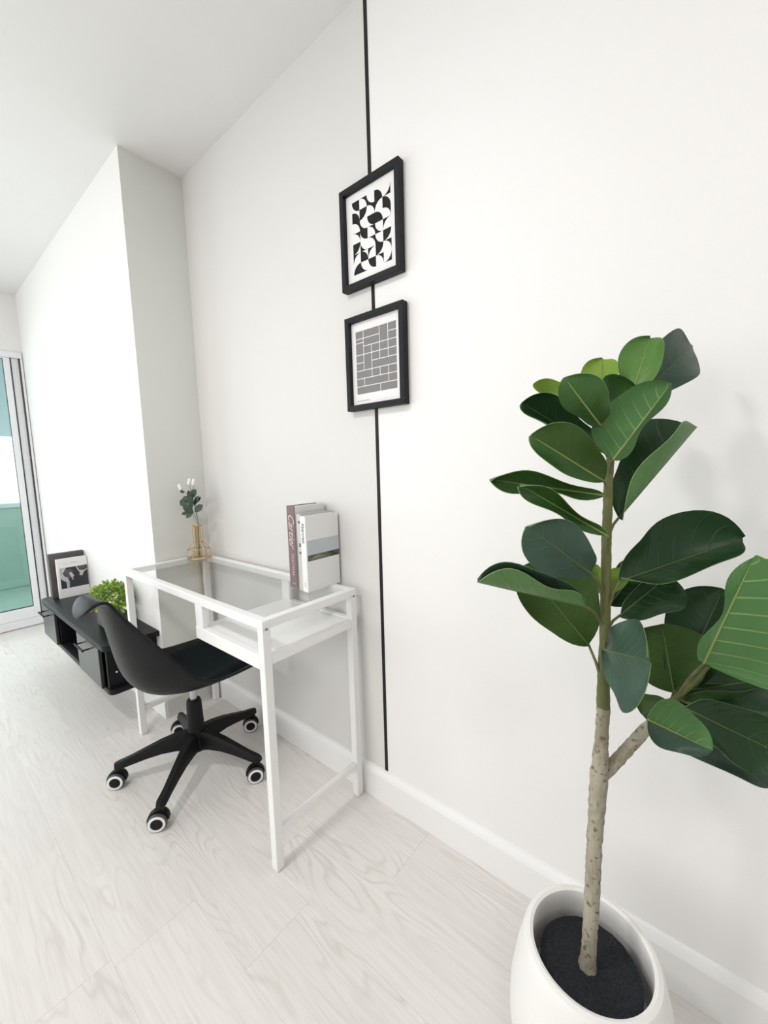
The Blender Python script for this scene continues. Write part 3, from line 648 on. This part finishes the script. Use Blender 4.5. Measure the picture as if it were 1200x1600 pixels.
def leaf(base, tip, stalk, wl, al, wr, ar, bend, curl, col, flip, seed):
    B_, T_ = loc(base), loc(tip); a = T_-B_; L = a.length; a.normalize()
    mid = (Vector(base)+Vector(tip))/2; face = (EYE_DIR - mid); n = (face-a*face.dot(a)).normalized(); r = a.cross(n)
    rl = random.Random(seed); ph = rl.uniform(0,6); 
    hl = -r*math.cos(math.radians(al))+n*math.sin(math.radians(al)); hr = r*math.cos(math.radians(ar))+n*math.sin(math.radians(ar))
    nl = n*math.cos(math.radians(al))+r*math.sin(math.radians(al)); nr = n*math.cos(math.radians(ar))-r*math.sin(math.radians(ar))
    NH = 5; bm = bmesh.new(); uvl = bm.loops.layers.uv.new('UVMap')
    us = LEAF_US if not flip else LEAF_FLIP
    def P(u, w, v):
        c = B_ + a*L*u + n*bend*4*u*(1-u)*3
        if v == 0: return c
        h, hn, W_ = (hl, nl, wl) if v < 0 else (hr, nr, wr); q = abs(v)
        return c + h*W_*w*q + hn*(curl*W_*w*q*q*.8 + .040*L*q*q*math.sin(9*u+ph+(2 if v>0 else 0)) - .10*W_*w*math.sin(PI*q))
    mid_n = (nl+nr).normalized()
    def side(off, flip, mi):
        g = [[bm.verts.new(P(u, w, -1+k/NH)+(nl if k < NH else nr if k > NH else mid_n)*off) for k in range(2*NH+1)] for u, w in us]
        for i in range(len(us)-1):
            for k in range(2*NH):
                q = [(i,k),(i+1,k),(i+1,k+1),(i,k+1)]
                if flip: q = q[::-1]
                f = bm.faces.new([g[x][y] for x, y in q]); f.material_index = (2 if mi == 0 and k >= NH else mi)
                for lp, (x, y) in zip(f.loops, q): lp[uvl].uv = (us[x][0], -1+y/NH)
        return g
    g1 = side(.0006, False, 0); g2 = side(-.0006, True, 1)
    for i in range(len(us)-1):
        for k in (0, 2*NH): bm.faces.new((g1[i][k], g1[i+1][k], g2[i+1][k], g2[i][k])).material_index = 1
    o = obj('leaf', bm, [LM[col[0]], UNDER, LM[col[-1]]], fig)
    pts = [P(u,0,0)+n*.0009 for u in (0,.2,.4,.6,.8,.93)]
    obj('midrib', tube(bmesh.new(), pts, [.0015,.0014,.0012,.0010,.0007,.0004], 6), M['midrib_dark' if col[0] in 'dot' else 'midrib'], o)
    S_ = loc(stalk); mp_ = S_.lerp(B_, .5) + V(0,0,.004)
    obj('leaf_stalk', tube(bmesh.new(), [S_, mp_, B_, P(.03,0,0)], [.0028,.0022,.0019,.0015], 7), M['stalk'], o)
EYE_DIR = V(0,-.968,1.14)      # the open side of the room that the leaves turn to
LEAVES = [
  ((-0.1161,-0.2212,1.2104),(-0.0933,-0.1765,1.3286),(-0.1220,-0.2747,1.1851),0.0350,10,0.0322,35,0.004,0.1,'b',0),
  ((-0.1128,-0.2055,1.2244),(-0.0426,-0.0958,1.3231),(-0.1218,-0.2713,1.1853),0.0445,20,0.0389,-15,0.006,0.15,'t',0),
  ((-0.1536,-0.2262,1.2190),(-0.1598,-0.1794,1.3078),(-0.1250,-0.2707,1.1761),0.0324,10,0.0271,20,0.0,0.1,'y',0),
  ((-0.1730,-0.2681,1.2124),(-0.2401,-0.2846,1.2641),(-0.1254,-0.2775,1.1739),0.0142,30,0.0328,20,-0.006,0.25,'y',1),
  ((-0.1287,-0.3353,1.1857),(-0.1623,-0.3889,1.2468),(-0.1196,-0.2986,1.1617),0.0215,-15,0.0363,25,0.004,0.15,'m',0),
  ((-0.1348,-0.3144,1.1911),(-0.0946,-0.2748,1.2388),(-0.1207,-0.2930,1.1638),0.0456,15,0.0390,20,-0.004,0.15,'m',0),
  ((-0.1137,-0.3229,1.1377),(-0.0520,-0.3110,1.2346),(-0.1214,-0.3001,1.1221),0.0541,8,0.0247,-70,0.0,0.1,'u',1),
  ((-0.1346,-0.3013,1.1513),(-0.2319,-0.3556,1.2262),(-0.1226,-0.2914,1.1360),0.0265,55,0.0377,25,-0.008,0.2,'d',0),
  ((-0.1248,-0.3191,1.1071),(-0.2032,-0.3968,1.1743),(-0.1223,-0.2976,1.0845),0.0239,25,0.0442,20,0.003,0.15,'mo',0),
  ((-0.1132,-0.2707,1.0486),(-0.0273,-0.1869,1.1833),(-0.1230,-0.2885,1.0228),0.0662,5,0.0416,118,0.004,0.12,'d',0),
  ((-0.1278,-0.2957,1.0852),(-0.2557,-0.4141,1.1139),(-0.1237,-0.2923,1.0697),0.0205,50,0.0217,30,-0.006,0.1,'m',0),
  ((-0.1164,-0.3251,1.0289),(-0.2106,-0.4158,1.1069),(-0.1218,-0.3005,1.0015),0.0188,40,0.0188,40,-0.006,0.15,'m',0),
  ((-0.1335,-0.3392,0.9742),(-0.1983,-0.4186,1.0500),(-0.1247,-0.3028,0.9397),0.0398,5,0.0411,15,0.004,0.12,'t',0),
  ((-0.1410,-0.3065,0.8529),(-0.2312,-0.3421,0.9738),(-0.1233,-0.2920,0.7914),0.0437,15,0.0747,5,0.003,0.12,'o',0),
  ((-0.1343,-0.3528,0.9293),(-0.2513,-0.4623,0.9725),(-0.1236,-0.3052,0.8905),0.0414,120,0.0486,35,-0.004,0.1,'t',0),
  ((-0.1035,-0.3016,0.9596),(0.0341,-0.1622,1.0137),(-0.1185,-0.2945,0.9135),0.0697,10,0.0373,40,-0.01,0.12,'d',0),
  ((-0.1090,-0.2543,0.8910),(-0.0543,-0.1703,0.9447),(-0.1211,-0.2837,0.8737),0.0193,15,0.0493,15,0.0,0.15,'d',0),
  ((-0.1300,-0.2197,0.8947),(-0.0914,-0.1490,0.9593),(-0.1245,-0.2735,0.8904),0.0286,5,0.0441,5,0.0,0.1,'d',0),
  ((-0.1373,-0.2646,0.9274),(-0.1559,-0.2540,0.9699),(-0.1253,-0.2839,0.9244),0.0127,10,0.0148,10,0.0,0.1,'y',0),
  ((-0.1281,-0.2441,0.9183),(-0.1134,-0.2061,0.9548),(-0.1249,-0.2803,0.9183),0.0172,10,0.0150,10,0.0,0.1,'y',0),
  ((-0.1203,-0.3025,0.8498),(-0.0566,-0.3666,0.8771),(-0.1230,-0.2950,0.8617),0.0514,-10,0.0740,-12,0.004,0.1,'t',0),
  ((-0.0013,-0.2562,0.8450),(0.0420,-0.2852,1.0124),(-0.0282,-0.2297,0.7785),0.0295,-70,0.1293,2,0.004,0.06,'u',1),
  ((-0.0334,-0.1854,0.7602),(0.0165,-0.1313,0.9254),(-0.0336,-0.2099,0.7629),0.0565,5,0.0523,5,0.0,0.1,'d',0),
  ((-0.0364,-0.1879,0.7537),(-0.0594,-0.1744,0.8627),(-0.0381,-0.2136,0.7566),0.0663,8,0.0663,8,0.0,0.15,'o',0),
  ((-0.0573,-0.3412,0.7817),(0.0124,-0.3097,0.7491),(-0.0602,-0.2658,0.7217),0.0422,10,0.0278,5,-0.004,0.05,'ut',1),
  ((-0.0234,-0.2485,0.7666),(0.1058,-0.1808,0.6986),(-0.0355,-0.2293,0.7609),0.0449,15,0.0440,10,-0.006,0.1,'d',0),
  ((-0.0209,-0.1816,0.7407),(0.1184,-0.0279,0.6812),(-0.0363,-0.2138,0.7552),0.0489,15,0.0429,0,0.003,0.1,'m',0),
  ((-0.0159,-0.1516,0.7505),(0.1116,-0.0723,0.7830),(-0.0321,-0.2038,0.7584),0.0471,10,0.0471,10,-0.003,0.1,'d',0),
  ((-0.0435,-0.2261,0.7089),(0.1032,-0.1311,0.6482),(-0.0578,-0.2379,0.7138),0.0279,20,0.0400,25,-0.004,0.1,'t',0),
  ((-0.0450,-0.1755,0.7311),(-0.0808,-0.1791,0.6960),(-0.0381,-0.2088,0.7499),0.0264,5,0.0286,5,0.0,0.1,'o',0),
  ((-0.0317,-0.1775,0.7493),(0.0367,-0.1017,0.6970),(-0.0319,-0.2069,0.7578),0.0496,5,0.0496,5,0.0,0.1,'o',0),
  ((0.0427,-0.2717,0.9573),(0.0813,-0.2010,0.9681),(0.0122,-0.2094,0.8561),0.0347,10,0.0347,10,0.0,0.1,'d',0),
]
for i, q in enumerate(LEAVES): leaf(*q, seed=i)
